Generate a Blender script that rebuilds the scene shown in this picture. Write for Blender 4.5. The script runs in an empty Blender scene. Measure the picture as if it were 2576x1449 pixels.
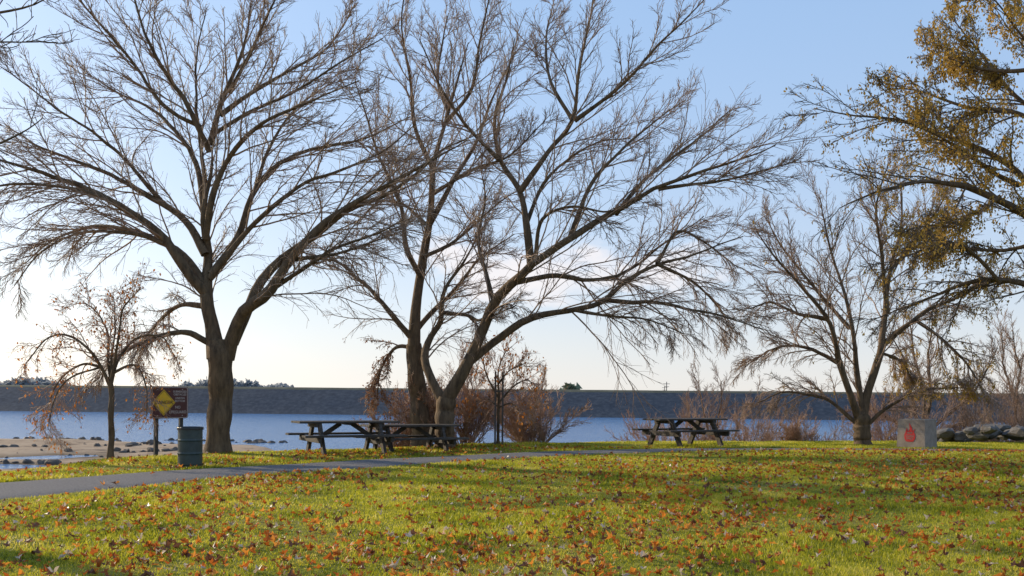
import bpy, math, random
import numpy as np
from mathutils import Vector, noise as mnoise
random.seed(7)
rng = np.random.default_rng(7)
scene = bpy.context.scene
R = math.radians

# ------------------------------------------------------------------ helpers
class MB:
    """mesh accumulator (numpy)"""
    def __init__(s): s.v=[]; s.q=[]; s.t=[]; s.n=0
    def add(s, verts, faces, mat=0, smooth=False):
        verts=np.asarray(verts,dtype=np.float64).reshape(-1,3); faces=np.asarray(faces,dtype=np.int64)
        (s.q if faces.shape[1]==4 else s.t).append((faces+s.n, mat, smooth))
        s.v.append(verts); s.n+=len(verts)
    def build(s, name, mats, loc=(0,0,0), rotz=0.0, parent=None):
        me=bpy.data.meshes.new(name)
        V=np.concatenate(s.v); me.vertices.add(len(V)); me.vertices.foreach_set("co",V.astype(np.float32).ravel())
        li=[];ls=[];mi=[];sm=[];off=0
        for lst,k in ((s.q,4),(s.t,3)):
            for f,m,smo in lst:
                li.append(f.ravel()); ls.append(off+np.arange(len(f))*k); off+=len(f)*k
                mi.append(np.full(len(f),m)); sm.append(np.full(len(f),smo))
        li=np.concatenate(li); ls=np.concatenate(ls); mi=np.concatenate(mi); sm=np.concatenate(sm)
        me.loops.add(len(li)); me.loops.foreach_set("vertex_index",li.astype(np.int32))
        me.polygons.add(len(ls)); me.polygons.foreach_set("loop_start",ls.astype(np.int32))
        for m in mats: me.materials.append(m)
        me.polygons.foreach_set("material_index",mi.astype(np.int32))
        me.polygons.foreach_set("use_smooth",sm.astype(bool))
        me.update(calc_edges=True); me.validate()
        ob=bpy.data.objects.new(name,me); scene.collection.objects.link(ob)
        ob.location=loc; ob.rotation_euler=(0,0,rotz)
        if parent: ob.parent=parent
        return ob

def box(mb, c, s, mat=0, rot=None, taper=0.0):
    x,y,z=[a/2 for a in s]
    v=[(sx*x*(1-taper*(sz>0)),sy*y*(1-taper*(sz>0)),sz*z) for sz in(-1,1) for sy in(-1,1) for sx in(-1,1)]
    v=np.array(v)
    if rot is not None:
        m=np.array(rot.to_matrix()) ; v=v@m.T
    v=v+np.array(c)
    f=[(0,2,3,1),(4,5,7,6),(0,1,5,4),(2,6,7,3),(0,4,6,2),(1,3,7,5)]
    mb.add(v,f,mat)

def empty(name,loc,rotz=0):
    e=bpy.data.objects.new(name,None); scene.collection.objects.link(e); e.location=loc; e.rotation_euler=(0,0,rotz); e.empty_display_size=.3
    return e

# ------------------------------------------------------------------ materials
def newmat(name):
    m=bpy.data.materials.new(name); m.use_nodes=True; nt=m.node_tree; nt.nodes.clear()
    return m,nt
def N(nt,t,**k):
    n=nt.nodes.new(t)
    for a,b in k.items(): setattr(n,a,b)
    return n
def ramp(nt,cols):
    r=N(nt,'ShaderNodeValToRGB'); e=r.color_ramp.elements
    while len(e)<len(cols): e.new(.5)
    for i,(p,c) in enumerate(cols): e[i].position=p; e[i].color=(*c,1)
    return r
def surf(name, cols, scale=5, detail=6, rough=.8, bump=0.0, bscale=None, spec=.3, stretch=None, trans=0.0, white=False, metallic=0):
    m,nt=newmat(name); L=nt.links.new
    out=N(nt,'ShaderNodeOutputMaterial'); p=N(nt,'ShaderNodeBsdfPrincipled')
    p.inputs['Roughness'].default_value=rough; p.inputs['Specular IOR Level'].default_value=spec; p.inputs['Metallic'].default_value=metallic
    tc=N(nt,'ShaderNodeTexCoord'); mp=N(nt,'ShaderNodeMapping'); L(tc.outputs['Object'],mp.inputs[0])
    if stretch: mp.inputs['Scale'].default_value=stretch
    nz=N(nt,'ShaderNodeTexNoise'); nz.inputs['Scale'].default_value=scale; nz.inputs['Detail'].default_value=detail; nz.inputs['Roughness'].default_value=.65
    L(mp.outputs[0],nz.inputs['Vector'])
    r=ramp(nt,cols); L(nz.outputs['Fac'],r.inputs[0]); L(r.outputs[0],p.inputs['Base Color'])
    if bump:
        b=N(nt,'ShaderNodeBump'); b.inputs['Strength'].default_value=bump; b.inputs['Distance'].default_value=.02
        n2=N(nt,'ShaderNodeTexNoise'); n2.inputs['Scale'].default_value=bscale or scale*3; n2.inputs['Detail'].default_value=5
        L(mp.outputs[0],n2.inputs['Vector']); L(n2.outputs['Fac'],b.inputs['Height']); L(b.outputs[0],p.inputs['Normal'])
    if trans:
        t=N(nt,'ShaderNodeBsdfTranslucent'); L(r.outputs[0],t.inputs[0]); mx=N(nt,'ShaderNodeMixShader'); mx.inputs[0].default_value=trans
        L(p.outputs[0],mx.inputs[1]); L(t.outputs[0],mx.inputs[2]); L(mx.outputs[0],out.inputs[0])
    else: L(p.outputs[0],out.inputs[0])
    return m
bark=surf('bark',[(.3,(.05,.034,.021)),(.7,(.19,.125,.072))],scale=9,bump=1.0,bscale=22,rough=.9,stretch=(1,1,.25))
twig=surf('twig_bark',[(.3,(.19,.12,.082)),(.7,(.36,.24,.165))],scale=3,rough=.55)
twig_dark=surf('twig_bark_dark',[(.3,(.07,.05,.038)),(.7,(.17,.125,.09))],scale=3,rough=.8)
twig_red=surf('twig_bark_reddish',[(.3,(.27,.15,.10)),(.7,(.48,.31,.22))],scale=2,rough=.6)
leaf_olive=surf('seed_leaf_olive',[(.3,(.24,.145,.025)),(.55,(.48,.30,.06)),(.75,(.62,.40,.10))],scale=1.5,detail=8,rough=.6,trans=.55)
leaf_red=surf('leaf_red',[(.3,(.30,.08,.02)),(.7,(.60,.26,.05))],scale=4,rough=.6,trans=.5)
leaf_brown=surf('leaf_brown',[(.3,(.16,.07,.035)),(.7,(.36,.17,.08))],scale=4,rough=.6,trans=.4)

# ------------------------------------------------------------------ terrain functions
EX=[-60,-30,-12,-8.9,-8.2,-7.3,-6.2,-4,-1,4,10,20,60]; EY=[0,6,12.5,16.7,20.3,21.9,22.9,24.4,27.3,29.8,31,31.5,33]
def smooth(a,b,x):
    t=np.clip((x-a)/(b-a),0,1); return t*t*(3-2*t)
def fbm(x,y,seed=0,octs=4):
    x=np.asarray(x,float);y=np.asarray(y,float);r=np.zeros(np.broadcast(x,y).shape);a=1
    g=np.random.default_rng(seed)
    for o in range(octs):
        for k in range(4):
            th=g.uniform(0,6.28);ph=g.uniform(0,6.28);fr=(2**o)*g.uniform(.7,1.4)
            r+=a*.25*np.sin(fr*(x*math.cos(th)+y*math.sin(th))+ph+1.3*np.sin(fr*.6*(y*math.cos(th)-x*math.sin(th))+ph))
        a*=.55
    return r
WATER=-4.53
def ground_z(x,y):
    x=np.asarray(x,float);y=np.asarray(y,float)
    d=y-np.interp(x,EX,EY)
    z=.02*fbm(x*.5,y*.5,1,2)+.10*smooth(2,8,x)*np.exp(-((y-23.3)/2.2)**2)
    near=np.where(d<2,-.07*np.clip(d,0,9)**1.6,-.07*2**1.6-.40*(d-2))
    # lake bed : sand spit at left, deeper at right / far
    side=smooth(-.205,-.25,x/np.maximum(y,1.)+.012*fbm(y*.12,x*.05,6,3))*smooth(122,108,y+6*fbm(x*.05,y*.05,4,2))
    bed=-6.2+side*(1.90+.27*fbm(x*.13,y*.16,9,4)) - .45*np.exp(-((y-75)/3.2)**2-((x+38)/8)**2)
    zz=np.maximum(z+near,bed)
    return np.where(d<0,z,zz)
PC=np.array([(-17,-4),(-14,1.5),(-11.6,6.2),(-9.4,10),(-7.2,14),(-5.4,17.1),(-3.5,19.4),(-1.6,21.35),(2.1,24.6),(5.5,25.75),(11,26.3),(20,26.5)],float)
PW=np.array([1.15,1.15,1.15,1.15,1.15,1.0,.9,.85,.8,.7,.7,.7])
def cr(P,n):
    P=np.asarray(P,float); Q=np.vstack([2*P[0]-P[1],P,2*P[-1]-P[-2]])
    seg=np.linalg.norm(np.diff(P,axis=0),axis=1); cs=np.concatenate([[0],np.cumsum(seg)])
    out=[]
    for s in np.linspace(0,cs[-1],n):
        i=min(int(np.searchsorted(cs,s,side='right')-1),len(P)-2); t=(s-cs[i])/max(seg[i],1e-9)
        p0,p1,p2,p3=Q[i],Q[i+1],Q[i+2],Q[i+3]
        out.append(.5*(2*p1+(p2-p0)*t+(2*p0-5*p1+4*p2-p3)*t*t+(-p0+3*p1-3*p2+p3)*t**3))
    return np.array(out)
path_c=cr(np.column_stack([PC,PW]),160)

# ground sheet
def spaced(lo,hi,core_lo,core_hi,step,grow=1.12):
    a=list(np.arange(core_lo,core_hi+1e-6,step)); s=step;x=core_hi
    while x<hi: s=min(s*grow,60); x+=s; a.append(x)
    s=step;x=core_lo
    while x>lo: s=min(s*grow,60); x-=s; a.insert(0,x)
    return np.array(a)
gx=spaced(-1500,1500,-16,18,.35,1.03); gy=spaced(-40,2500,4,36,.35,1.018)
X,Y=np.meshgrid(gx,gy); Z=ground_z(X,Y)
nx,ny=len(gx),len(gy)
idx=np.arange(nx*ny).reshape(ny,nx)
F=np.stack([idx[:-1,:-1],idx[:-1,1:],idx[1:,1:],idx[1:,:-1]],-1).reshape(-1,4)
m,nt=newmat('ground_soil'); L=nt.links.new
out=N(nt,'ShaderNodeOutputMaterial');p=N(nt,'ShaderNodeBsdfPrincipled');p.inputs['Roughness'].default_value=.95;p.inputs['Specular IOR Level'].default_value=.1
geo=N(nt,'ShaderNodeNewGeometry');sep=N(nt,'ShaderNodeSeparateXYZ');L(geo.outputs['Position'],sep.inputs[0])
n1=N(nt,'ShaderNodeTexNoise');n1.inputs['Scale'].default_value=.8;n1.inputs['Detail'].default_value=8;L(geo.outputs['Position'],n1.inputs['Vector'])
g1=ramp(nt,[(.3,(.10,.11,.015)),(.5,(.20,.19,.025)),(.7,(.25,.19,.06))]);L(n1.outputs['Fac'],g1.inputs[0])
n2=N(nt,'ShaderNodeTexNoise');n2.inputs['Scale'].default_value=.35;n2.inputs['Detail'].default_value=10;n2.inputs['Roughness'].default_value=.75;L(geo.outputs['Position'],n2.inputs['Vector'])
g2=ramp(nt,[(.36,(.13,.095,.07)),(.46,(.33,.23,.155)),(.58,(.40,.29,.20)),(.7,(.27,.19,.13))]);L(n2.outputs['Fac'],g2.inputs[0])
# wet sand close to the water level
wet=N(nt,'ShaderNodeMapRange');wet.inputs[1].default_value=-4.52;wet.inputs[2].default_value=-4.36;wet.inputs[3].default_value=.42;wet.inputs[4].default_value=1;L(sep.outputs[2],wet.inputs[0])
wm=N(nt,'ShaderNodeVectorMath',operation='SCALE');L(g2.outputs[0],wm.inputs[0]);L(wet.outputs[0],wm.inputs['Scale'])
mr=N(nt,'ShaderNodeMapRange');mr.inputs[1].default_value=-1.6;mr.inputs[2].default_value=-.5;L(sep.outputs[2],mr.inputs[0])
mx=N(nt,'ShaderNodeMix',data_type='RGBA');L(mr.outputs[0],mx.inputs[0]);L(wm.outputs[0],mx.inputs[6]);L(g1.outputs[0],mx.inputs[7])
L(mx.outputs[2],p.inputs['Base Color'])
b=N(nt,'ShaderNodeBump');b.inputs['Strength'].default_value=.8;b.inputs['Distance'].default_value=.06
n3=N(nt,'ShaderNodeTexNoise');n3.inputs['Scale'].default_value=6;n3.inputs['Detail'].default_value=8;L(geo.outputs['Position'],n3.inputs['Vector']);L(n3.outputs['Fac'],b.inputs['Height']);L(b.outputs[0],p.inputs['Normal'])
L(p.outputs[0],out.inputs[0]); ground_m=m
mb=MB(); mb.add(np.stack([X,Y,Z],-1).reshape(-1,3),F,0,True); mb.build('ground',[ground_m])

# asphalt path : draped strip with a low raised slab edge
asph=surf('asphalt',[(.3,(.085,.078,.08)),(.6,(.17,.155,.155)),(.8,(.28,.25,.23))],scale=30,detail=8,bump=.6,bscale=90,rough=.9)
mb=MB(); t=np.gradient(path_c[:,:2],axis=0); t/=np.linalg.norm(t,axis=1)[:,None]; nn=np.column_stack([-t[:,1],t[:,0]])
rows=[]
edge=.05*fbm(np.arange(160)*.9,np.zeros(160),5,3)
K=9
for k in range(K):
    s=-1+2*k/(K-1); w=path_c[:,2]+(edge if s>0 else -edge)
    q=path_c[:,:2]+nn*(w*s)[:,None]
    zz=ground_z(q[:,0],q[:,1])+.022
    if k in(0,K-1): zz-=.05
    rows.append(np.column_stack([q,zz]))
V=np.stack(rows,1); idx=np.arange(160*K).reshape(160,K)
mb.add(V.reshape(-1,3),np.stack([idx[:-1,:-1],idx[:-1,1:],idx[1:,1:],idx[1:,:-1]],-1).reshape(-1,4)[:,::-1],0,True)
mb.build('asphalt_path',[asph])

# water
m,nt=newmat('lake_water'); L=nt.links.new
out=N(nt,'ShaderNodeOutputMaterial');p=N(nt,'ShaderNodeBsdfPrincipled');p.inputs['Roughness'].default_value=.2;p.inputs['Base Color'].default_value=(.07,.16,.32,1);p.inputs['IOR'].default_value=1.33
tc=N(nt,'ShaderNodeNewGeometry');mp=N(nt,'ShaderNodeMapping');mp.inputs['Scale'].default_value=(.5,1.1,1);L(tc.outputs['Position'],mp.inputs[0])
nz=N(nt,'ShaderNodeTexNoise');nz.inputs['Scale'].default_value=1.6;nz.inputs['Detail'].default_value=6;L(mp.outputs[0],nz.inputs['Vector'])
b=N(nt,'ShaderNodeBump');b.inputs['Strength'].default_value=1;b.inputs['Distance'].default_value=.7;L(nz.outputs['Fac'],b.inputs['Height']);L(b.outputs[0],p.inputs['Normal']);L(p.outputs[0],out.inputs[0])
mb=MB();mb.add([(-1500,20,WATER),(1500,20,WATER),(1500,420,WATER),(-1500,420,WATER)],[(0,1,2,3)]);mb.build('lake_water',[m])

# dam embankment
dam_m=surf('dam_riprap_shaded',[(.3,(.022,.030,.044)),(.5,(.042,.053,.072)),(.75,(.085,.092,.105))],scale=.9,detail=10,bump=.5,bscale=1.2,rough=.95)  # shade of the dam face is put into this darker, bluer rock colour
dam_g=surf('dam_crest_grass',[(.3,(.07,.07,.05)),(.7,(.14,.13,.09))],scale=.3,rough=.95)
xs=np.linspace(-900,900,700); y0=238-.09*np.clip(xs,-300,300)
prof=[(0,-5.5,0),(2.5,WATER,0),(7,-2.1,0),(12,.5,0),(14.2,1.55,0),(15,2.0,1),(15.6,2.12,1),(22,2.15,1),(50,-4,1)]
mb=MB();cols=[]
for (dy,z,mt) in prof:
    cols.append(np.column_stack([xs,y0+dy+.25*fbm(xs*.8,xs*0+dy,3,3),z+ (.10*fbm(xs*.9,xs*0+dy*2,6,4) if z<1.9 else .04*fbm(xs*.2,xs*0,8,3))]))
V=np.stack(cols,1);k=len(prof);idx=np.arange(len(xs)*k).reshape(-1,k)
Fq=np.stack([idx[:-1,:-1],idx[1:,:-1],idx[1:,1:],idx[:-1,1:]],-1)
mb.add(V.reshape(-1,3),Fq[:,:4].reshape(-1,4),0,True)
mb.q.append((Fq[:,4:].reshape(-1,4),1,True))
mb.build('dam_embankment',[dam_m,dam_g])

# distant tree masses
dist_m=surf('distant_foliage_hazed',[(.3,(.25,.28,.31)),(.7,(.36,.38,.40))],scale=.1,rough=1,trans=.5)  # pale grey-blue air haze painted into the foliage colour
dist_g=surf('distant_green_foliage',[(.3,(.13,.17,.10)),(.7,(.22,.26,.17))],scale=.1,rough=1)
def distant(name,x0,x1,y,h,n,seed,zb=-1,mat=dist_m):
    g=np.random.default_rng(seed); mb=MB()
    for i in range(n):
        cx=g.uniform(x0,x1);env=math.sin(math.pi*np.clip((cx-x0)/(x1-x0),.04,.96))**.5
        hh=h*env*g.uniform(.6,1.05);cy=y+g.uniform(-12,12);w=hh*g.uniform(.5,1.1)
        pts=90
        c=g.normal(0,1,(pts,3));c/=np.linalg.norm(c,axis=1)[:,None];c*=g.uniform(.4,1,(pts,1))
        c=c*np.array([w,w,hh*.5])+np.array([cx,cy,zb+hh*.5])
        s=.22*hh;a=g.normal(0,s,(pts,4,3));v=c[:,None]+a
        mb.add(v.reshape(-1,3),np.arange(pts*4).reshape(-1,4))
        box(mb,(cx,cy,zb+hh*.2),(.4,.4,hh*.5+2))
    return mb.build(name,[mat])
distant('distant_treeline',-330,-270,620,7.5,36,1,-1)
distant('distant_treeline',-215,-132,620,7.5,50,2,-.5)
distant('distant_trees',35,44,640,9,10,4,-1,dist_g)
# utility poles on the far side
pm=surf('pole_wood',[(.3,(.08,.07,.06)),(.7,(.12,.1,.09))],rough=.9)
for (x,y,h) in((59,380,10),(72,470,9)):
    mb=MB();box(mb,(0,0,h/2),(.25,.25,h));box(mb,(0,0,h-.8),(2.4,.18,.18));box(mb,(0,0,h-1.9),(1.8,.16,.16));mb.build('utility_pole',[pm],(x,y,-4.2))

# ------------------------------------------------------------------ tree machinery
def tubes(mb,P,Rr,k,mat):
    B,n,_=P.shape
    T=np.gradient(P,axis=1);T/=np.linalg.norm(T,axis=2,keepdims=True)+1e-9
    mt=np.abs(T.mean(axis=1));ref=np.zeros((B,3));ref[np.arange(B),np.argmin(mt,axis=1)]=1
    U=np.cross(T,ref[:,None]);U/=np.linalg.norm(U,axis=2,keepdims=True)+1e-9;W=np.cross(T,U)
    a=np.arange(k)*2*math.pi/k
    V=P[:,:,None]+Rr[:,:,None,None]*(np.cos(a)[None,None,:,None]*U[:,:,None]+np.sin(a)[None,None,:,None]*W[:,:,None])
    idx=np.arange(B*n*k).reshape(B,n,k);nxt=np.roll(idx,-1,axis=2)
    f=np.stack([idx[:,:-1],nxt[:,:-1],nxt[:,1:],idx[:,1:]],-1).reshape(-1,4)
    mb.add(V.reshape(-1,3),f,mat,True)
def spawn(P,Rr,count,t0,t1,frac,ang,n,g,rmax,rtip,trop,jit=.12,lmin=.1,lmax=9,rfac=.6,curve_env=.5):
    B,m,_=P.shape
    T=np.gradient(P,axis=1);T/=np.linalg.norm(T,axis=2,keepdims=True)+1e-9
    Ln=np.linalg.norm(np.diff(P,axis=1),axis=2).sum(1)
    bi=np.repeat(np.arange(B),count)
    t=t0+(t1-t0)*((np.tile(np.arange(count),B)+g.uniform(0,1,B*count))/count)
    f=t*(m-1);i=np.minimum(f.astype(int),m-2);w=(f-i)[:,None]
    pos=P[bi,i]*(1-w)+P[bi,i+1]*w;tan=T[bi,i]*(1-w)+T[bi,i+1]*w
    rad=Rr[bi,i]*(1-w[:,0])+Rr[bi,i+1]*w[:,0]
    rv=g.normal(0,1,(len(bi),3));perp=rv-(rv*tan).sum(1,keepdims=True)*tan;perp/=np.linalg.norm(perp,axis=1,keepdims=True)+1e-9
    an=np.radians(g.normal(ang,ang*.28,len(bi)))[:,None]
    d=tan*np.cos(an)+perp*np.sin(an)
    L_=np.clip(Ln[bi]*frac*(1-curve_env*t)*g.uniform(.55,1.25,len(bi)),lmin,lmax)
    tr=trop(pos) if callable(trop) else np.full(len(bi),trop)
    Q=np.zeros((len(bi),n,3));Q[:,0]=pos;st=(L_/(n-1))[:,None];cur=d.copy()
    for k in range(1,n):
        cur=cur+g.normal(0,jit,cur.shape);cur[:,2]+=tr*(1.6/(n-1))*1.0
        cur/=np.linalg.norm(cur,axis=1,keepdims=True)+1e-9
        Q[:,k]=Q[:,k-1]+cur*st
    r0=np.minimum(np.maximum(rad*rfac,rtip*1.3),rmax)
    RR=r0[:,None]*(1-np.linspace(0,1,n))[None]+rtip*np.linspace(0,1,n)[None]
    return Q,RR
def leaves(mb,pos,g,size,mat,hang=.5,spread=.05):
    n=len(pos);c=pos+g.normal(0,spread,(n,3))
    a=g.normal(0,1,(n,3));a[:,2]-=hang*2.5;a/=np.linalg.norm(a,axis=1)[:,None]
    b=np.cross(a,g.normal(0,1,(n,3)));b/=np.linalg.norm(b,axis=1)[:,None]
    s=(size*g.uniform(.6,1.3,n))[:,None]
    V=np.stack([c,c+a*s*.5+b*s*.28,c+a*s,c+a*s*.45-b*s*.28],1)
    mb.add(V.reshape(-1,3),np.arange(n*4).reshape(-1,4),mat)
def keys(mb,pos,g,mat,per=9,drop=.16,size=.05):
    p=np.repeat(pos,per,axis=0);p=p+g.normal(0,.018,p.shape);p[:,2]-=g.uniform(0,drop,len(p))
    leaves(mb,p,g,size,mat,hang=1.2,spread=.01)
def tree(name,base,bx,by,ppm,limbs,counts=(15,9,6),seed=1,fr=(.48,.50,.52),angs=(31,31,35),mats=None,tw=(.0062,.0042,.0031),
         droop=(-.25,.2,1.5,7),leaf=None,trunk=1,rot=0,jit=.075,taper=.8):
    """limbs: lists of local sketch points (ppm units per metre) -> metric skeleton around the tree base"""
    g=np.random.default_rng(seed);mb=MB();PP=[];RR=[]
    n=26
    for li,(pts,r0,r1,d0,d1) in enumerate(limbs):
        P=np.array([((x-bx)/ppm,0,(by-y)/ppm) for x,y in pts]);tt=np.linspace(0,1,len(pts))
        P[:,1]=d0+(d1-d0)*tt**1.1
        C=cr(P,n);s=np.linspace(0,1,n)
        Ltot=np.linalg.norm(P[-1]-P[0])
        wob=np.sin(s*g.uniform(9,16)+g.uniform(0,6))*np.minimum(s*4,1)*.012*Ltot
        kink=np.cumsum(g.normal(0,.006*Ltot,n))*np.minimum(s*3,1)*(li>=trunk)
        C[:,1]+=wob*1.5+kink;C[:,2]+=(wob*.6+kink*.5)*(li>=trunk);
        e_=.85 if li<trunk else taper
        r1e=r1 if li<trunk else min(r1,1.2)
        rr=(r0+(r1e-r0)*s**e_)/ppm*(1+.06*np.sin(s*23+li))
        if li<trunk: rr[:3]*=np.array([1.35,1.15,1.05]); C[0,2]-=.25
        PP.append(C);RR.append(rr)
    PP=np.array(PP);RR=np.array(RR)
    tubes(mb,PP,RR,12,0)
    P0=PP[trunk:];R0=RR[trunk:]
    def trop(p):
        t=np.clip((p[:,2]-droop[2])/(droop[3]-droop[2]),0,1);return droop[0]+(droop[1]-droop[0])*t
    P1,R1=spawn(P0,R0,counts[0],.18,1,fr[0],angs[0],14,g,.022,tw[0],trop,jit,.5,3.8,.5,.6)
    tubes(mb,P1,R1,6,1)
    P2,R2=spawn(P1,R1,counts[1],.12,1,fr[1],angs[1],8,g,.009,tw[1],trop,jit*1.2,.25,2.0,.6,.6)
    tubes(mb,P2,R2,4,1)
    P3,R3=spawn(P2,R2,counts[2],.1,1,fr[2],angs[2],5,g,.005,tw[2],trop,jit*1.3,.12,1.0,.7,.6)
    tubes(mb,P3,R3,3,1)
    # water sprouts on main limbs
    P4,R4=spawn(PP,RR,14,.25,1,.09,55,6,g,.007,tw[1],.25,.15,.2,.7)
    tubes(mb,P4,R4,3,1)
    if leaf: leaf(mb,P1,P2,P3,g)
    ml=[bark,twig]+([] ) if mats is None else mats
    ob=mb.build(name,ml,base,rot);return ob

# --- big left tree
T1=[([(551,1142),(553,1060),(556,980),(556,900),(552,860)],30,31,0,0),
 ([(545,900),(532,820),(518,740),(516,670),(512,600),(512,520),(522,430),(522,350)],24,10,0,.1),
 ([(570,900),(592,840),(625,780),(690,735),(745,660),(820,585),(900,535),(990,490),(1070,450),(1180,395)],20,3,0,-1.6),
 ([(585,862),(615,790),(640,715),(690,650),(770,590),(860,510),(950,470),(1030,410),(1100,340),(1200,290)],16,3,0,1.4),
 ([(520,740),(480,690),(430,620),(370,560),(300,515),(200,480),(100,445),(-20,415)],15,3,0,-1.5),
 ([(515,715),(450,640),(380,590),(280,560),(170,560),(60,590),(-30,650)],12,2.5,0,1.6),
 ([(514,640),(470,570),(400,510),(300,455),(170,400),(70,350),(-20,300)],11,2.5,0,.6),
 ([(522,360),(540,270),(575,170),(600,70),(615,-60)],9,3,.1,.5),
 ([(521,380),(480,280),(430,200),(385,90),(340,-60)],8,3,.1,-1),
 ([(512,540),(480,430),(430,340),(340,260),(230,190),(120,130)],9,2.5,0,1.8),
 ([(514,600),(548,480),(600,400),(690,335),(800,300),(930,260)],10,2.5,0,-1.8),
 ([(530,690),(590,595),(622,480),(680,400),(790,350),(900,320),(1010,260)],11,2.5,0,1.2),
 ([(525,700),(640,565),(760,470),(850,440),(960,400),(1050,330)],9,2.5,0,-.8),
 ([(540,280),(600,220),(690,150),(790,70),(850,-40)],7,2.5,.3,1.6),
 ([(560,220),(640,100),(700,20),(740,-60)],6,2.5,.4,-1.2),
 ([(500,320),(430,280),(330,150),(250,40),(200,-50)],6,2.5,0,-1.5),
 ([(528,330),(620,280),(740,230),(860,160),(960,110)],6,2.5,.2,-.4),
 ([(522,860),(475,838),(410,850),(340,890),(290,950)],9,2,0,-.9),
 ([(516,770),(450,765),(390,795),(330,850),(290,900)],8,2,0,1.1),
 ([(690,735),(760,700),(850,650),(960,620),(1040,590)],7,2,-.5,-2.2),
 ([(745,660),(830,640),(930,600),(1010,560)],6,2,-.6,.6),
 ([(350,545),(250,500),(130,500),(20,530),(-40,560)],6,2,-.7,-2.4),
 ([(430,620),(330,590),(220,590),(120,640),(60,720)],6,2,-.3,-.3),
 ([(512,520),(500,400),(470,250),(460,120),(470,-30)],7,2.5,0,1.3),
 ([(400,510),(330,420),(230,330),(120,260),(40,200)],6,2,.2,-.8),
 ([(622,480),(660,330),(720,220),(800,140)],6,2,.4,1.8)]
tree('bare_tree',(-6.72,22.8,-.02),551,1142,109.8,T1,(16,9,7),11,droop=(-.30,.12,2.6,8.5))

# --- right-middle big tree
T3=[([(1122,1128),(1122,1080),(1122,1030),(1128,1000)],24,24,0,0),
 ([(1122,1010),(1160,945),(1205,860),(1245,765),(1300,700),(1345,655),(1430,600),(1540,548),(1640,490),(1760,440),(1900,385)],18,3,0,-1.5),
 ([(1118,1010),(1090,960),(1066,900),(1080,850),(1105,800),(1112,720),(1160,640),(1200,560)],14,3,0,1.2),
 ([(1185,905),(1260,850),(1340,800),(1440,772),(1520,742),(1580,690),(1660,650),(1760,620),(1880,560)],12,2.5,0,.9),
 ([(1520,745),(1600,755),(1700,770),(1800,800),(1900,835)],7,2,.5,-1),
 ([(1335,670),(1322,560),(1305,480),(1255,400),(1240,290),(1270,180),(1290,70)],11,2.5,-.3,.6),
 ([(1305,480),(1370,390),(1435,310),(1448,190),(1475,60),(1490,-50)],8,2.5,0,-1.2),
 ([(1440,310),(1540,240),(1640,140),(1730,60)],6,2,-.4,-1.8),
 ([(1345,655),(1360,560),(1430,530),(1520,545),(1600,520)],6,2.5,-.4,-1.2),
 ([(1290,710),(1390,690),(1490,685),(1600,650),(1700,570),(1800,500)],8,2,-.2,1.8),
 ([(1540,548),(1600,470),(1680,400),(1780,320),(1860,250)],6,2,-.8,.8),
 ([(1640,490),(1740,480),(1830,470),(1930,450)],5,2,-1,-2.4),
 ([(1430,600),(1480,470),(1560,360),(1660,270),(1740,200)],7,2,-.5,1.5),
 ([(1255,400),(1180,330),(1110,240),(1060,130)],6,2,.1,-1),
 ([(1322,560),(1380,430),(1500,330),(1600,300)],6,2,0,1.6),
 ([(1435,310),(1380,200),(1370,80),(1390,-30)],6,2,-.4,.9),
 ([(1245,765),(1220,680),(1200,590),(1215,480),(1200,380)],7,2,-.1,1.6),
 ([(1440,772),(1530,790),(1620,800),(1700,840)],5,1.5,.3,-1.2),
 ([(1660,650),(1760,690),(1840,760),(1880,830)],5,1.5,.6,1.8),
 ([(1110,780),(1180,790),(1220,800),(1300,770)],6,2,.6,-.6),
 ([(1660,650),(1720,560),(1800,580),(1900,640)],5,1.5,.6,2)]
tree('bare_tree',(-1.72,25.6,-.02),1122,1128,97.8,T3,(16,9,7),23,droop=(-.30,.12,2.6,7.5))

# --- slender middle tree
T2=[([(1062,1125),(1055,1020),(1045,930),(1040,860)],25,20,0,0),
 ([(1040,870),(1045,760),(1060,640),(1080,520),(1085,400),(1110,300),(1140,190),(1170,80)],16,3,0,.5),
 ([(1040,850),(980,780),(915,710),(860,670),(790,665)],9,2,0,-1.2),
 ([(1042,830),(1080,780),(1150,700),(1210,620),(1290,560)],8,2,0,1.4),
 ([(1055,690),(1020,620),(1010,520),(960,420),(930,320),(900,230)],8,2.5,0,-1),
 ([(1075,560),(1130,450),(1190,340),(1230,220),(1290,90)],8,2.5,.1,1.2),
 ([(1085,420),(1040,320),(1030,200),(1010,80),(1020,0)],7,2.5,.2,-.8),
 ([(1110,300),(1180,220),(1200,120),(1230,0)],6,2.5,.3,-1),
 ([(1080,480),(1180,430),(1280,400),(1360,330)],6,2,.2,-1.3),
 ([(1062,640),(1140,590),(1230,500),(1300,440)],6,2,.1,1.8),
 ([(1040,870),(990,870),(950,930),(940,1000)],6,1.5,0,.8),
 ([(1070,560),(1000,500),(930,490),(870,540)],5,1.5,0,1.6),
 ([(1120,270),(1090,180),(1100,60),(1110,-20)],5,2,.3,1.4)]
def lf_sparse(mb,P1,P2,P3,g):
    q=P2.reshape(-1,3);q=q[q[:,2]<3];k=g.choice(len(q),min(900,len(q)),replace=False);leaves(mb,q[k],g,.07,2,.6)
tree('bare_tree',(-2.4,26.6,-.1),1062,1125,94,T2,(14,9,7),31,droop=(-.25,.15,2.6,7),leaf=lf_sparse,mats=[bark,twig,leaf_brown])

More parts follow.
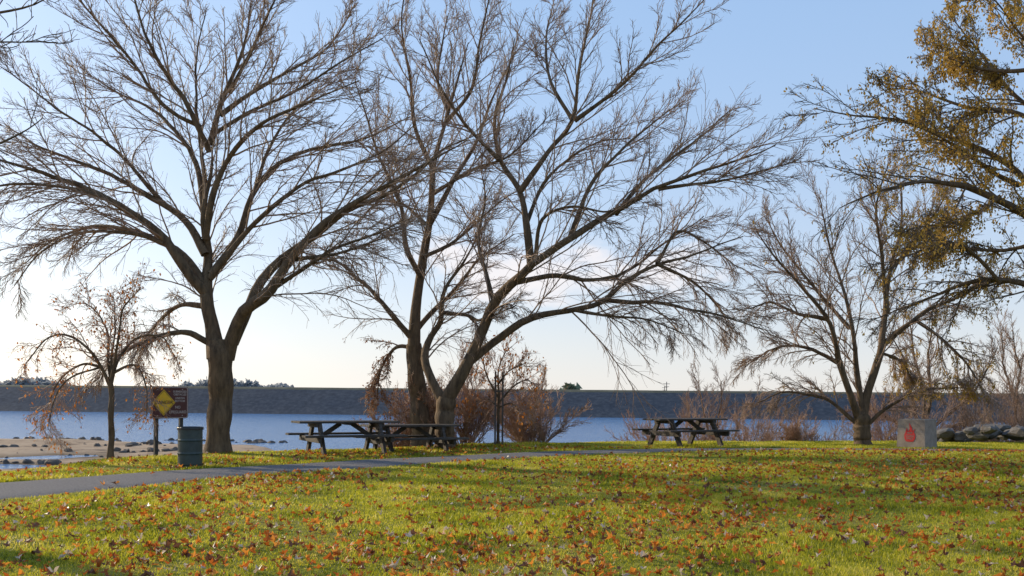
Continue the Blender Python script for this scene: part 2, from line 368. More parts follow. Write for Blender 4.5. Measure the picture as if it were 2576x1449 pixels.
# --- right ash tree with hanging seed keys
T4=[([(2176,1118),(2174,1080),(2172,1040)],22,20,0,0),
 ([(2170,1060),(2140,990),(2105,900),(2070,800),(2000,720),(1930,650),(1880,590)],11,2.5,0,-1),
 ([(2174,1050),(2195,960),(2220,880),(2245,780),(2265,660),(2290,540),(2300,430)],13,2.5,0,.8),
 ([(2178,1050),(2165,940),(2150,820),(2130,700),(2100,580),(2080,470)],9,2.5,0,.9),
 ([(2225,870),(2300,800),(2400,740),(2490,700)],9,2,.3,-1.2),
 ([(2245,780),(2220,660),(2190,540),(2200,420)],7,2,.3,-1),
 ([(2070,800),(1990,790),(1910,770),(1850,790)],6,2,-.4,-1.8),
 ([(2110,910),(2040,870),(1960,870),(1900,920)],6,1.5,-.2,1.2),
 ([(2150,820),(2060,700),(1990,590),(1960,510)],6,2,.3,1.8),
 ([(2265,660),(2340,580),(2400,500),(2440,440)],6,2,.6,1.5),
 ([(2180,1070),(2240,1010),(2320,970),(2400,965)],6,1.5,0,-.8),
 ([(2160,1060),(2090,1000),(2000,985),(1930,1010)],6,1.5,0,.9),
 ([(2300,800),(2360,850),(2420,920),(2450,1000)],5,1.5,-.2,-.9),
 ([(2220,880),(2290,900),(2350,960)],5,1.5,.2,1.2)]
def lf_ash(mb,P1,P2,P3,g):
    q=P2[:,3:].reshape(-1,3);q=q[q[:,2]>1.5];w=np.clip((q[:,0]+1.0)/3.0,.02,1);k=g.choice(len(q),1500,replace=False,p=w/w.sum());keys(mb,q[k],g,2,7,.16,.06)
tree('ash_tree',(10.3,29.2,-.05),2176,1118,85.8,T4,(18,11,7),47,droop=(-.25,.12,2,6),leaf=lf_ash,mats=[bark,twig,leaf_olive])

# --- large near right tree (trunk just out of frame), hanging leaves
T5=[([(2740,1191),(2735,1050),(2728,900),(2720,760)],34,26,0,0),
 ([(2722,800),(2660,640),(2580,560),(2480,510),(2380,480),(2270,470),(2150,500),(2060,540)],18,3,0,-.9),
 ([(2722,820),(2640,730),(2540,705),(2450,715),(2360,760),(2260,800)],12,2.5,0,1.2),
 ([(2715,760),(2650,600),(2600,450),(2520,370),(2420,320),(2300,270),(2180,250),(2100,225)],14,2.5,0,1.4),
 ([(2720,770),(2680,560),(2640,350),(2580,200),(2490,110),(2400,50)],15,3,0,-1.2),
 ([(2720,770),(2740,520),(2700,300),(2640,120),(2600,-50)],14,3,0,.9),
 ([(2600,450),(2500,430),(2400,400),(2300,380),(2200,370)],7,2,.6,-1.6),
 ([(2640,350),(2540,280),(2450,250),(2350,190),(2290,170)],8,2,-.4,1.5),
 ([(2580,200),(2500,190),(2420,150),(2370,90)],7,2,-.7,.8),
 ([(2480,510),(2400,560),(2320,600),(2230,610)],6,2,-.5,-1.8),
 ([(2540,705),(2470,650),(2400,620),(2300,640),(2200,680)],6,2,.4,-.8),
 ([(2700,300),(2600,200),(2540,60),(2500,-40)],8,2,.5,1.8),
 ([(2650,600),(2560,620),(2460,600),(2380,560)],7,2,0,1.8),
 ([(2720,770),(2800,600),(2900,450),(3000,350)],14,3,0,.8),
 ([(2720,770),(2830,690),(2950,650)],12,3,0,-1.2)]
def lf_big(mb,P1,P2,P3,g):
    q=np.concatenate([P2[:,2:].reshape(-1,3),P3[:,1:].reshape(-1,3)])
    w=np.clip((q[:,2]-2.8)/3.2,.10,1)*np.clip((q[:,0]+5.4)/3.0,.06,1)
    k=g.choice(len(q),3600,replace=False,p=w/w.sum());keys(mb,q[k],g,2,6,.16,.055)
    k=g.choice(len(q),9000,replace=False,p=w/w.sum());leaves(mb,q[k],g,.07,2,.6)
tree('maple_tree',(11.0,19,0),2740,1191,131.8,T5,(15,9,6),59,droop=(-.25,.0,2,7),leaf=lf_big,mats=[bark,twig_dark,leaf_olive],tw=(.006,.0042,.003),fr=(.36,.44,.44))

# --- small reddish tree left
T6=[([(285,1157),(287,1080),(286,1000),(283,960)],8,6.5,0,0),
 ([(284,975),(262,920),(240,880),(200,850),(150,860),(110,920)],5,1.2,0,-.6),
 ([(284,970),(300,900),(340,850),(390,850),(420,900)],5,1.2,0,.6),
 ([(284,975),(270,880),(250,810),(200,770),(160,760)],4.5,1.2,0,.7),
 ([(284,965),(310,870),(330,790),(380,740)],4.5,1.2,0,-.6),
 ([(262,925),(200,920),(140,960),(100,1030)],4,1,0,.5),
 ([(290,940),(350,920),(390,970),(400,1040)],4,1,0,-.5),
 ([(284,970),(285,880),(290,800),(280,740)],4,1,0,.1),
 ([(262,925),(190,960),(170,1030),(180,1080)],3,1,0,-.9)]
def lf_red(mb,P1,P2,P3,g):
    q=P3.reshape(-1,3);k=g.choice(len(q),min(1100,len(q)),replace=False);leaves(mb,q[k],g,.065,2,.8)
tree('young_maple_tree',(-8.22,20.4,0),285,1157,121.5,T6,(10,7,5),61,droop=(-.30,-.05,.8,3.2),leaf=lf_red,mats=[bark,twig_red,leaf_red],fr=(.42,.42,.42),tw=(.0045,.0034,.0026),angs=(42,40,42),jit=.11)

# --- staked young tree
T7=[([(1256,1115),(1256,1040),(1257,980)],4,3.5,0,0),
 ([(1257,990),(1255,930),(1270,880),(1290,860)],3,1,0,.3),
 ([(1257,1000),(1230,950),(1215,900),(1200,880)],3,1,0,-.4),
 ([(1257,1010),(1290,970),(1330,950),(1350,980)],3,1,0,.4),
 ([(1257,1020),(1225,1000),(1195,1010)],2.5,1,0,.4),
 ([(1257,1020),(1290,1010),(1315,1040)],2.5,1,0,-.5),
 ([(1257,960),(1280,930),(1320,910)],2.5,1,0,-.4)]
def lf_red2(mb,P1,P2,P3,g):
    q=P3.reshape(-1,3);k=g.choice(len(q),min(520,len(q)),replace=False);leaves(mb,q[k],g,.09,2,.8)
yt=tree('young_maple_tree',(-.37,27.2,-.02),1256,1118,92,T7,(9,6,4),67,droop=(-.2,.1,.5,2.5),leaf=lf_red2,mats=[bark,twig_red,leaf_red],fr=(.5,.45,.45),tw=(.005,.004,.003))
mb=MB()
for dx in(-.08,.12): box(mb,(dx,-.12,.98),(.05,.05,2.1))
box(mb,(.02,-.12,1.5),(.24,.02,.04));mb.build('stakes',[pm],parent=yt)

# --- shrubs / thickets
def shrub(name,base,w,h,stems,seed,mats,leafn=0,counts=(9,6,4),lean=.0,lsize=.07):
    g=np.random.default_rng(seed);mb=MB();n=10;P=np.zeros((stems,n,3))
    a=g.uniform(0,6.28,stems);rad=g.uniform(0,1,stems)**.6
    hh=h*g.uniform(.5,1.0,stems)*(1-.35*rad)
    s=np.linspace(0,1,n)[None]
    P[:,:,0]=(g.normal(0,.25*w,stems)*.4)[:,None]+(np.cos(a)*rad*w)[:,None]*s**1.15+lean*s
    P[:,:,1]=(g.normal(0,.2*w,stems)*.4)[:,None]+(np.sin(a)*rad*w*.7)[:,None]*s**1.15
    P[:,:,2]=hh[:,None]*s**.9-.15
    P[:,1:]+=np.cumsum(g.normal(0,.02*h/3,(stems,n-1,3)),axis=1)
    Rr=np.repeat(((.007+.004*h)*(1-.8*s)),stems,axis=0)
    tubes(mb,P,Rr,6,1)
    P1,R1=spawn(P,Rr,counts[0],.12,1,.42,26,8,g,.010,.004,.15,.08,.2,1.6);tubes(mb,P1,R1,4,1)
    P2,R2=spawn(P1,R1,counts[1],.1,1,.48,28,6,g,.006,.0034,.12,.08,.12,.8);tubes(mb,P2,R2,3,1)
    P3,R3=spawn(P2,R2,counts[2],.1,1,.5,32,4,g,.004,.0028,.08,.08,.08,.5);tubes(mb,P3,R3,3,1)
    if leafn:
        q=np.concatenate([P3.reshape(-1,3),P2.reshape(-1,3)]);k=g.choice(len(q),min(leafn,len(q)),replace=False);leaves(mb,q[k],g,lsize,2,.6)
    return mb.build(name,mats,base)
MR=[bark,twig_red,leaf_brown];MT=[bark,twig,leaf_brown]
gz=lambda x,y: float(ground_z(x,y))
shrub('bare_shrub',(.6,29.2,-.3),1.6,2.7,34,71,MR,120,(10,7,5))
shrub('bare_shrub',(-1.3,28.2,-.25),1.5,3.3,30,72,MR,350,(10,7,5))
shrub('leafy_thicket',(-2.5,26.9,-.25),.95,2.5,34,73,MR,1500,lsize=.08)
shrub('leafy_thicket',(-3.2,27.5,-.5),.9,2.0,24,79,MR,500)
shrub('bare_shrub',(5.9,36,-1.8),2.4,3.4,34,74,MR,0,(10,7,5))
shrub('bare_shrub',(8.2,35,-1.6),2.4,3.1,34,75,MR,0,(10,7,5))
shrub('bare_shrub',(11.0,37,-2.1),2.4,4.2,30,76,MT,0,(10,7,5))
shrub('bare_shrub',(13.5,35,-1.7),2.6,4.0,34,77,MR,0,(10,7,5))
shrub('bare_shrub',(17.5,36,-1.8),2.6,4.8,34,78,MT,0,(10,7,5))
shrub('bare_shrub',(9.0,31.5,-.4),1.0,1.3,20,80,MR)
shrub('bare_shrub',(20.5,40,-2.6),2.6,5.8,30,82,MT,0,(10,7,5))
# background bare trees far right and left
TB=[([(0,0),(2,-60),(5,-120)],9,7,0,0),
 ([(5,-110),(-30,-200),(-60,-300),(-110,-380)],6,1.5,0,-1),([(5,-110),(30,-220),(40,-330),(60,-440)],6,1.5,0,1),
 ([(5,-120),(10,-230),(-10,-340),(-20,-430)],6,1.5,0,.5),([(5,-115),(60,-180),(120,-260),(150,-350)],5,1.5,0,-1),
 ([(5,-100),(-50,-150),(-120,-200),(-160,-270)],5,1.5,0,1),([(5,-100),(80,-140),(150,-150)],4,1.5,0,1)]
for i,(x,y,z,pp) in enumerate([(15.2,37,-1.8,68),(21.8,42,-2.8,62),(9.2,44,-3.4,80)]):
    tree('bare_tree',(x,y,z),0,0,pp,TB,(14,9,7),90+i,droop=(-.15,.15,1,4),tw=(.0065,.005,.004),rot=i*1.3)
# --- near tree, left of frame (only its outer twigs reach into view)
T8=[([(-560,1270),(-555,900),(-540,600),(-530,400)],45,35,0,0),
 ([(-535,480),(-400,250),(-230,110),(-80,60),(60,30),(135,-5)],14,1.4,0,0),
 ([(-230,110),(-100,110),(0,100),(80,90)],5,1.2,0,.3),
 ([(-535,550),(-350,480),(-180,430),(-40,380),(60,330),(110,290)],12,1.2,0,.2),
 ([(-530,420),(-600,200),(-650,0)],25,6,0,.6),([(-535,450),(-700,300),(-850,200)],22,5,0,-.6)]
tree('bare_tree',(-8.2,11,0),-560,1320,228,T8,(6,3,2),99,fr=(.14,.4,.4),tw=(.005,.0035,.003),mats=[bark,twig_dark],angs=(38,38,38))

# ------------------------------------------------------------------ grass blades
def grass():
    g=np.random.default_rng(5)
    xs=[];ys=[]
    for y0,y1,den in((5.5,9,2800),(9,12,2400),(12,16,1800),(16,21,1200),(21,33,800)):
        wmax=.56*y1+2.0;n=int(den*(y1-y0)*2*wmax);y=g.uniform(y0,y1,n);x=g.uniform(-wmax,wmax,n);k=np.abs(x)<.56*y+2
        xs.append(x[k]);ys.append(y[k])
    x=np.concatenate(xs);y=np.concatenate(ys)
    patch=fbm(x*1.1,y*1.1,21,3)
    e=y-np.interp(x,EX,EY)
    pd=np.full(len(x),9.)
    for i in range(0,160,1):
        pd=np.minimum(pd,np.hypot(x-path_c[i,0],y-path_c[i,1])-path_c[i,2])
    k=(pd>-.03+.06*patch)&(e<1.0+patch)&(g.uniform(0,1,len(x))<.75+.35*patch)
    x=x[k];y=y[k];patch=patch[k];pd=pd[k];n=len(x)
    far=np.clip((y-7)/20,0,1)
    h=g.uniform(.022,.05,n)*(1+.45*patch)*(1+.35*fbm(x*5,y*5,44,2))
    h*=np.where((pd<.12),1.3,1)
    # unmown tufts near the sign, barrel and tables
    for tx,ty,r,m in((-6.75,19.6,.42,3.8),(-7.2,20.3,.3,2.8),(-3.9,23.3,.8,2),(-2.5,24.3,.8,1.8),(.7,27.2,.7,3),(-6.7,22.8,.45,2.2),(4.9,27.8,.9,1.8),(-9,16.6,.5,2.2)):
        h*=1+(m-1)*np.exp(-((x-tx)**2+(y-ty)**2)/r**2)
    w=g.uniform(.003,.0055,n)*(1+1.6*far)
    az=g.uniform(0,6.28,n);ln=g.uniform(.1,.9,n)*h
    la=g.uniform(0,6.28,n)
    z=ground_z(x,y)-.004
    dx=np.cos(az)*w;dy=np.sin(az)*w
    b0=np.column_stack([x-dx,y-dy,z]);b1=np.column_stack([x+dx,y+dy,z]);t=np.column_stack([x+np.cos(la)*ln,y+np.sin(la)*ln,z+h])
    V=np.stack([b0,b1,t],1).reshape(-1,3)
    mb=MB();mb.add(V,np.arange(n*3).reshape(-1,3));print('BLADES',n)
    m,nt=newmat('grass_blade');L=nt.links.new
    out=N(nt,'ShaderNodeOutputMaterial');geo=N(nt,'ShaderNodeNewGeometry')
    wn=N(nt,'ShaderNodeTexNoise');wn.inputs['Scale'].default_value=25;wn.inputs['Detail'].default_value=2;L(geo.outputs['Position'],wn.inputs['Vector'])
    n2=N(nt,'ShaderNodeTexNoise');n2.inputs['Scale'].default_value=.9;n2.inputs['Detail'].default_value=5;L(geo.outputs['Position'],n2.inputs['Vector'])
    ad=N(nt,'ShaderNodeMath',operation='ADD');L(wn.outputs['Fac'],ad.inputs[0]);L(n2.outputs['Fac'],ad.inputs[1])
    hf=N(nt,'ShaderNodeMath',operation='MULTIPLY');hf.inputs[1].default_value=.5;L(ad.outputs[0],hf.inputs[0])
    r=ramp(nt,[(.38,(.09,.12,.008)),(.46,(.30,.31,.016)),(.54,(.54,.49,.03)),(.64,(.70,.56,.16))]);L(hf.outputs[0],r.inputs[0])
    d=N(nt,'ShaderNodeBsdfPrincipled');d.inputs['Roughness'].default_value=.42;d.inputs['Specular IOR Level'].default_value=.5;L(r.outputs[0],d.inputs['Base Color'])
    tr=N(nt,'ShaderNodeBsdfTranslucent');L(r.outputs[0],tr.inputs[0]);mx=N(nt,'ShaderNodeMixShader');mx.inputs[0].default_value=.6
    L(d.outputs[0],mx.inputs[1]);L(tr.outputs[0],mx.inputs[2]);L(mx.outputs[0],out.inputs[0])
    mb.build('lawn_grass',[m])
grass()

# fallen leaves
def fallen():
    g=np.random.default_rng(8);n=26000
    y=7+ (g.uniform(0,1,n)**.95)*19.5;x=g.uniform(-1,1,n)*(.56*y+2)
    dens=.42+.55*fbm(x*.7,y*.7,31,4)+.22*smooth(-6,3,x)-.35*smooth(17,26,y)*smooth(0,-6,x)+.15*smooth(12,8,y)
    e=y-np.interp(x,EX,EY)
    pd=np.full(n,9.)
    for i in range(160): pd=np.minimum(pd,np.hypot(x-path_c[i,0],y-path_c[i,1])-path_c[i,2])
    k=(g.uniform(0,1,n)<dens*.85)&(e<0)&((pd>0)|(g.uniform(0,1,n)<.03));x=x[k];y=y[k];n=len(x);print('LEAVES',n)
    # lobed leaf outline
    ang=np.linspace(0,2*math.pi,11)[:-1];rad=np.array([1,.45,.85,.4,.6,.35,.6,.4,.85,.45])
    px=np.cos(ang)*rad;py=np.sin(ang)*rad*.85
    s=g.uniform(.026,.068,n);curl=g.uniform(.3,1.3,n);tilt=g.normal(0,.5,n);rz=g.uniform(0,6.28,n);tl2=g.normal(0,.5,n)
    P=np.zeros((n,11,3));P[:,1:,0]=px[None]*s[:,None];P[:,1:,1]=py[None]*s[:,None]
    P[:,1:,2]=(curl*s)[:,None]*(np.abs(py)[None]**1.3+.5*g.normal(0,.45,(n,10)))
    def rot(P,a,i,j):
        c=np.cos(a)[:,None];s_=np.sin(a)[:,None];A=P[:,:,i]*c-P[:,:,j]*s_;B=P[:,:,i]*s_+P[:,:,j]*c;P[:,:,i]=A;P[:,:,j]=B
    rot(P,tilt,1,2);rot(P,tl2,0,2);rot(P,rz,0,1)
    P+=np.column_stack([x,y,ground_z(x,y)+.030+g.uniform(0,.022,n)])[:,None]
    base=np.arange(n)*11
    f=[]
    for i in range(10): f.append(np.column_stack([base,base+1+i,base+1+(i+1)%10]))
    which=g.choice(4,n,p=[.46,.25,.21,.08])
    mb=MB();V=P.reshape(-1,3);mb.v.append(V);mb.n=len(V)
    for w in range(4):
        ff=np.concatenate([a[which==w] for a in f]);mb.t.append((ff,w,False))
    ms=[surf('fallen_leaf_rust',[(.3,(.30,.06,.012)),(.7,(.52,.17,.025))],scale=9,trans=.5,rough=.5),
        surf('fallen_leaf_orange',[(.3,(.58,.17,.02)),(.7,(.70,.33,.06))],scale=9,trans=.5,rough=.5),
        surf('fallen_leaf_brown',[(.3,(.10,.037,.018)),(.7,(.24,.10,.05))],scale=9,trans=.25,rough=.5),
        surf('fallen_leaf_pale',[(.3,(.45,.32,.22)),(.7,(.68,.55,.44))],scale=9,trans=.3,rough=.35,spec=.6)]
    mb.build('fallen_leaves',ms)
fallen()

# ------------------------------------------------------------------ rocks
rock_m=surf('rock',[(.3,(.06,.055,.055)),(.7,(.19,.175,.165))],scale=3,bump=.8,bscale=8,rough=.9)
rock_d=surf('rock_wet',[(.3,(.06,.05,.045)),(.7,(.15,.12,.10))],scale=2,bump=.8,bscale=8,rough=.8)
import bmesh
bm=bmesh.new();bmesh.ops.create_icosphere(bm,subdivisions=2,radius=1);ico=np.array([v.co[:] for v in bm.verts]);icof=np.array([[v.index for v in f.verts] for f in bm.faces]);bm.free()
def rocks(name,lst,seed,mat):
    g=np.random.default_rng(seed);mb=MB()
    for (x,y,z,s) in lst:
        v=ico.copy()
        for k in range(7):
            d=g.normal(0,1,3);d/=np.linalg.norm(d);c=g.uniform(.45,.85);dd=v@d;v-=np.maximum(dd-c,0)[:,None]*d
        v*=s*g.uniform(.7,1.3,3)*np.array([1.15,1,.72]);a=g.uniform(0,6.28);v=v@np.array([[math.cos(a),-math.sin(a),0],[math.sin(a),math.cos(a),0],[0,0,1]])
        v+=g.normal(0,.03*s,v.shape);mb.add(v+np.array([x,y,z]),icof)
    return mb.build(name,[mat])
g=np.random.default_rng(3)
lst=[]
for i in range(90):
    x=g.uniform(14.2,24);y=g.uniform(31.2,34.5);lst.append((x,y,gz(x,y)+.25*g.uniform(.5,1.6)+.25*smooth(14,17,x),g.uniform(.15,.42)))
rocks('riprap_rocks',lst,1,rock_m)
lst=[]
for cx,cy,rx,ry,n_,sm_ in((-54,116,7,2.5,26,.5),(-46,111,5,2,14,.4),(-38,101,5,2,18,.5),(-34,92,4,1.5,16,.45),(-37.5,78,3.2,1.4,18,.42),(-28,113,5,1.5,18,.5),(-36,116,4,1.5,12,.5),(-30,99,3,1,8,.35),(-47,96,5,2,10,.4),(-27,84,3,1,8,.3),(-40,88,8,6,10,.2),(-35,105,12,8,14,.25)):
    for i in range(n_):
        x=g.normal(cx,rx*.5);y=g.normal(cy,ry*.5);s=sm_*g.uniform(.35,1.25);lst.append((x,y,max(gz(x,y),WATER-.12)+s*.05,s))
rocks('shore_rocks',lst,2,rock_d)

# ------------------------------------------------------------------ picnic tables
wood=surf('weathered_wood',[(.3,(.028,.024,.021)),(.55,(.07,.056,.046)),(.75,(.14,.115,.095))],scale=6,bump=.6,bscale=30,rough=.75,stretch=(.25,2.5,2.5))
from mathutils import Euler
def picnic(loc,yaw):
    e=empty('picnic_table',loc,yaw)
    def part(nm,fn):
        mb=MB();fn(mb);o=mb.build(nm,[wood],parent=e)
        bv=o.modifiers.new('b','BEVEL');bv.width=.006;bv.segments=2
    L_=2.4
    for i in range(5): part(f'top_plank_{i+1}',lambda mb,i=i: box(mb,(.004*(i%2),-.31+i*.155,.745),(L_,.143,.046)))
    for sy,nm in((-1,'front'),(1,'rear')):
        for j in range(2): part(f'{nm}_bench_plank_{j+1}',lambda mb,j=j: box(mb,(0,sy*(.66+.15*j),.445),(L_,.14,.046)))
    for sx,nm in((-1,'left'),(1,'right')):
        x=sx*.78
        part(nm+'_top_cleat',lambda mb: box(mb,(x,0,.677),(.07,.70,.09)))
        part(nm+'_bench_beam',lambda mb: box(mb,(x+sx*.068,0,.36),(.065,1.66,.125)))
        for sy in(-1,1):
            ang=math.atan2(.42,.72)
            part(f'{nm}_leg_{"a" if sy<0 else "b"}',lambda mb,sy=sy: box(mb,(x-sx*.068,sy*.49,.345),(.07,.15,.84),rot=Euler((sy*ang,0,0))))
        part(nm+'_brace',lambda mb: box(mb,(x-sx*.37,0,.53),(.66,.07,.10),rot=Euler((0,sx*R(33),0))))
    part('under_batten',lambda mb: box(mb,(0,0,.70),(.05,.66,.045)))
    return e
picnic((-3.86,23.2,-.01),R(27))
picnic((-2.5,24.6,-.13),R(27))
picnic((4.85,27.8,.0),R(29))

# ------------------------------------------------------------------ danger sign
def flat(name,col,rough=.5,spec=.4):
    c2=tuple(a*.8 for a in col);return surf(name,[(.35,c2),(.6,col)],scale=7,rough=rough,spec=spec)
brown=flat('sign_brown',(.085,.022,.018));yel=flat('sign_yellow',(.75,.43,.015));wht=flat('sign_white',(.42,.34,.31));blk=flat('sign_black',(.02,.015,.015));postm=flat('post_dark',(.05,.044,.04),.8)
sg=empty('danger_sign',(-7.08,20.6,0),R(45))
def rrect(w,h,r,y,th):
    pts=[]
    for cx,cz,a0 in((w/2-r,h/2-r,0),(-w/2+r,h/2-r,90),(-w/2+r,-h/2+r,180),(w/2-r,-h/2+r,270)):
        for k in range(6): a=R(a0+18*k);pts.append((cx+r*math.cos(a),cz+r*math.sin(a)))
    return pts
def plate(name,pts,y,th,mat,z0,x0=0):
    bm=bmesh.new();vs=[bm.verts.new((px+x0,y,pz+z0)) for px,pz in pts];f=bm.faces.new(vs)
    r=bmesh.ops.extrude_face_region(bm,geom=[f]);bmesh.ops.translate(bm,vec=(0,th,0),verts=[v for v in r['geom'] if isinstance(v,bmesh.types.BMVert)])
    bmesh.ops.recalc_face_normals(bm,faces=bm.faces)
    me=bpy.data.meshes.new(name);bm.to_mesh(me);bm.free();me.materials.append(mat);o=bpy.data.objects.new(name,me);scene.collection.objects.link(o);return o
def ringplate(name,outer,inner,y,mat,z0,par):
    n=len(outer);V=[(a,y,b+z0) for a,b in outer]+[(a,y,b+z0) for a,b in inner]
    mb=MB();mb.add(V,[(i,(i+1)%n,n+(i+1)%n,n+i) for i in range(n)]);return mb.build(name,[mat],parent=par)
zc=1.185;w,h=.80,.66
for o in(plate('panel',rrect(w,h,.05,0,0),-.012,.02,brown,zc),):o.parent=sg
ringplate('border',rrect(w-.02,h-.02,.045,0,0),rrect(w-.045,h-.045,.035,0,0),-.0145,wht,zc,sg)
dm=[(.25,0),(0,.27),(-.25,0),(0,-.27)]
o=plate('diamond',dm,-.016,.0035,yel,zc,-.135);o.parent=sg
ringplate('diamond_outline',[(a*.93-.135,b*.93) for a,b in dm],[(a*.89-.135,b*.89) for a,b in dm],-.0185,blk,zc,sg)
def text(s,x,z,size,mat,par,y=-.02,sx=1,nm=None):
    c=bpy.data.curves.new(nm or ('text_'+s.lower().replace(' ','_')),'FONT');c.body=s;c.size=size;c.align_x='CENTER';c.align_y='CENTER';c.extrude=.0008;c.offset=.0012
    o=bpy.data.objects.new(c.name,c);scene.collection.objects.link(o);o.data.materials.append(mat);o.location=(x,y,z);o.rotation_euler=(R(90),0,0);o.scale=(sx,1,1);o.parent=par
text('DANGER',-.135,zc,.1,blk,sg,-.0195,.98)
for s,zz,sz in(('SUBMERGED',.225,.058),('OBSTACLES',.165,.058),('UNEVEN',.09,.058),('BOTTOM',.03,.058),('NO',-.10,.08),('LIFEGUARD',-.2,.08)):
    text(s,.215 if sz<.07 else .17,zc+zz,sz,wht,sg,-.0165,.92)
mb=MB();box(mb,(-.27,.045,.68),(.07,.07,1.64));box(mb,(.27,.045,.68),(.07,.07,1.64));mb.build('posts',[postm],parent=sg)
mb=MB()
for px in(-.27,.27):
    for pz in(.27,-.27): box(mb,(px,-.016,zc+pz),(.018,.008,.018))
mb.build('bolts',[wht],parent=sg)

# ------------------------------------------------------------------ trash barrel
steel=surf('painted_steel',[(.3,(.018,.03,.03)),(.6,(.035,.055,.052)),(.78,(.07,.05,.035))],scale=4,rough=.42,spec=.5,bump=.15)
tb=empty('trash_barrel',(-6.1,18.9,0))
prof=[(0,.01),(.225,.01),(.232,0),(.232,.02),(.225,.035)]
zs=np.linspace(.035,.71,60)
for z in zs:
    r=.226+.010*math.exp(-((z-.25)/.012)**2)+.010*math.exp(-((z-.50)/.012)**2);prof.append((r,z))
prof+=[(.226,.715),(.234,.722),(.236,.735),(.232,.745),(.222,.74),(.218,.70),(.216,.1),(0,.1)]
K=48;V=[];
for r,z in prof:
    for k in range(K):a=2*math.pi*k/K;V.append((r*math.cos(a),r*math.sin(a),z))
idx=np.arange(len(prof)*K).reshape(-1,K);nx_=np.roll(idx,-1,1)
mb=MB();mb.add(V,np.stack([idx[:-1],nx_[:-1],nx_[1:],idx[1:]],-1).reshape(-1,4),0,True);mb.build('drum',[steel],parent=tb)
bagm=flat('liner_bag',(.02,.02,.022),.35)
mb=MB();V=[]
for z,rr in((.70,.240),(.735,.242),(.752,.238),(.75,.214),(.6,.205)):
    for k in range(K):a=2*math.pi*k/K;q=rr+.004*math.sin(9*a)+.003*math.sin(17*a+z*30);V.append((q*math.cos(a),q*math.sin(a),z-.006*math.sin(7*a)*(z<.72)))
idx=np.arange(5*K).reshape(-1,K);nx_=np.roll(idx,-1,1);mb.add(V,np.stack([idx[:-1],nx_[:-1],nx_[1:],idx[1:]],-1).reshape(-1,4),0,True);mb.build('liner_rim',[bagm],parent=tb)

# ------------------------------------------------------------------ hot coals bin (concrete)
conc=surf('concrete',[(.3,(.21,.165,.135)),(.7,(.34,.28,.235))],scale=5,detail=9,bump=.4,bscale=60,rough=.9)
ash=flat('ash',(.08,.08,.08),.95)
redm=flat('flame_red',(.50,.02,.02),.6)
hb=empty('hot_coals_bin',(11.32,27.8,-.02),R(-46))
def frustum_ring():
    b,t,i,zt=.40,.372,.30,.83
    lv=[(b,0),(t,zt-.015),(t-.012,zt),(i+.01,zt),(i,zt-.015),(i-.02,.35)]
    V=[]
    for s,z in lv: V+=[(-s,-s,z),(s,-s,z),(s,s,z),(-s,s,z)]
    F=[]
    for k in range(len(lv)-1):
        for j in range(4):F.append((k*4+j,k*4+(j+1)%4,k*4+4+(j+1)%4,k*4+4+j))
    return V,F
V,Fc=frustum_ring();mb=MB();mb.add(V,Fc);mb.build('bin_shell',[conc],parent=hb)
mb=MB();mb.add([(-.29,-.29,.55),(.29,-.29,.55),(.29,.29,.55),(-.29,.29,.55)],[(0,1,2,3)]);mb.build('ashes',[ash],parent=hb)
fl=[(0,-.22),(.10,-.21),(.15,-.13),(.155,-.03),(.115,.06),(.14,.14),(.07,.08),(.06,.17),(-.02,.30),(-.01,.14),(-.05,.06),(-.09,.16),(-.12,.06),(-.155,-.03),(-.15,-.13),(-.10,-.21)]
fe=empty('flame_marking',(-.03,-.389,.42));fe.parent=hb;fe.rotation_euler=(R(-2.0),0,0)
o=plate('flame',fl,-.004,.004,redm,0);o.parent=fe
for s_,zz in(('HOT',.02),('COALS',-.06),('ONLY',-.13)): text(s_,0,zz,.075,conc,fe,-.006,.95)

# ------------------------------------------------------------------ sun, sky, camera
AZ=-58;EL=21
az=R(AZ);el=R(EL)
sd=Vector((math.sin(az)*math.cos(el),math.cos(az)*math.cos(el),math.sin(el)))
sl=bpy.data.lights.new('sun','SUN');sl.energy=5.0;sl.angle=R(.5);sl.color=(1,.84,.59)
so=bpy.data.objects.new('sun',sl);scene.collection.objects.link(so);so.rotation_euler=(-sd).to_track_quat('-Z','Y').to_euler();so.location=(-30,30,20)
w=bpy.data.worlds.new('World');scene.world=w;w.use_nodes=True;nt=w.node_tree;nt.nodes.clear();L=nt.links.new
out=N(nt,'ShaderNodeOutputWorld');bg=N(nt,'ShaderNodeBackground');bg.inputs[1].default_value=.15
sky=N(nt,'ShaderNodeTexSky');sky.sky_type='NISHITA';sky.sun_disc=False;sky.sun_elevation=el;sky.sun_rotation=az;sky.air_density=1.0;sky.dust_density=1.0;sky.ozone_density=2.5;sky.altitude=50
tc=N(nt,'ShaderNodeTexCoord');mp=N(nt,'ShaderNodeMapping');mp.inputs['Scale'].default_value=(1,1,2.2);L(tc.outputs['Generated'],mp.inputs[0])
nz=N(nt,'ShaderNodeTexNoise');nz.inputs['Scale'].default_value=11;nz.inputs['Detail'].default_value=9;nz.inputs['Roughness'].default_value=.55;L(mp.outputs[0],nz.inputs['Vector'])
sp=N(nt,'ShaderNodeSeparateXYZ');L(tc.outputs['Generated'],sp.inputs[0])
def M(op,a,b=None):
    n=N(nt,'ShaderNodeMath',operation=op)
    for i,v in enumerate((a,b)):
        if v is None: continue
        if isinstance(v,(int,float)): n.inputs[i].default_value=v
        else: L(v,n.inputs[i])
    return n.outputs[0]
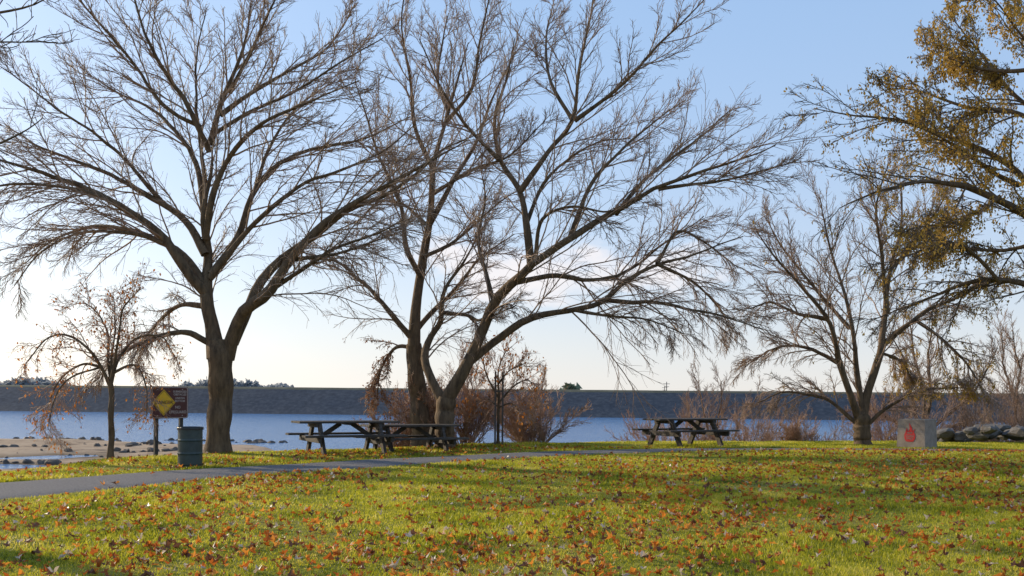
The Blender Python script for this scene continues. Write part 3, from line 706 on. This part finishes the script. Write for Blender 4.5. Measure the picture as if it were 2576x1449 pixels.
# moist air: pale haze at the horizon, clearer blue aloft, the same all the way round
ex=M('POWER',2.718,M('MULTIPLY',M('MAXIMUM',sp.outputs[2],0.0),-5.6))
hc=N(nt,'ShaderNodeMix',data_type='RGBA');L(ex,hc.inputs[0]);hc.inputs[6].default_value=(2.5,4.2,6.9,1);hc.inputs[7].default_value=(6.4,6.25,6.05,1)
hz=M('ADD',M('MULTIPLY',ex,.18),.64)
hm=N(nt,'ShaderNodeMix',data_type='RGBA');L(hz,hm.inputs[0]);L(sky.outputs[0],hm.inputs[6]);L(hc.outputs[2],hm.inputs[7])
# forward-scattering aureole around the sun in that haze
dt=N(nt,'ShaderNodeVectorMath',operation='DOT_PRODUCT');L(tc.outputs['Generated'],dt.inputs[0]);dt.inputs[1].default_value=sd
gl=M('MULTIPLY',M('POWER',M('MAXIMUM',dt.outputs['Value'],0.0),5.0),M('ADD',M('MULTIPLY',ex,.9),.12))
gc=N(nt,'ShaderNodeVectorMath',operation='SCALE');gc.inputs[0].default_value=(6.5,5.9,4.8);L(gl,gc.inputs['Scale'])
ga=N(nt,'ShaderNodeVectorMath',operation='ADD');L(hm.outputs[2],ga.inputs[0]);L(gc.outputs[0],ga.inputs[1])
# soft cumulus bank low over the far shore
dx=M('MULTIPLY',M('SUBTRACT',sp.outputs[0],.045),1/.19);dz=M('MULTIPLY',M('SUBTRACT',sp.outputs[2],.118),1/.042)
r2=M('ADD',M('MULTIPLY',dx,dx),M('MULTIPLY',dz,dz))
env=M('SUBTRACT',1.0,r2)
val=M('ADD',M('MULTIPLY',env,.30),nz.outputs['Fac'])
cm=N(nt,'ShaderNodeMapRange');cm.interpolation_type='SMOOTHSTEP';cm.inputs[1].default_value=.58;cm.inputs[2].default_value=.80;cm.inputs[3].default_value=0;cm.inputs[4].default_value=.75;L(val,cm.inputs[0])
fy=M('GREATER_THAN',sp.outputs[1],0.0);fac=M('MULTIPLY',cm.outputs[0],fy)
mx=N(nt,'ShaderNodeMix',data_type='RGBA');L(fac,mx.inputs[0]);L(ga.outputs[0],mx.inputs[6]);mx.inputs[7].default_value=(6.9,6.4,6.3,1)
L(mx.outputs[2],bg.inputs[0]);L(bg.outputs[0],out.inputs[0])

cd=bpy.data.cameras.new('camera');cam=bpy.data.objects.new('camera',cd);scene.collection.objects.link(cam);scene.camera=cam
cd.lens=35;cd.sensor_width=36;cd.shift_y=.1013;cd.clip_end=6000;cd.clip_start=.05
cam.location=(0,0,1.47);cam.rotation_euler=(R(90),R(-.5),0)
scene.view_settings.view_transform='Standard';scene.view_settings.look='None';scene.view_settings.exposure=0
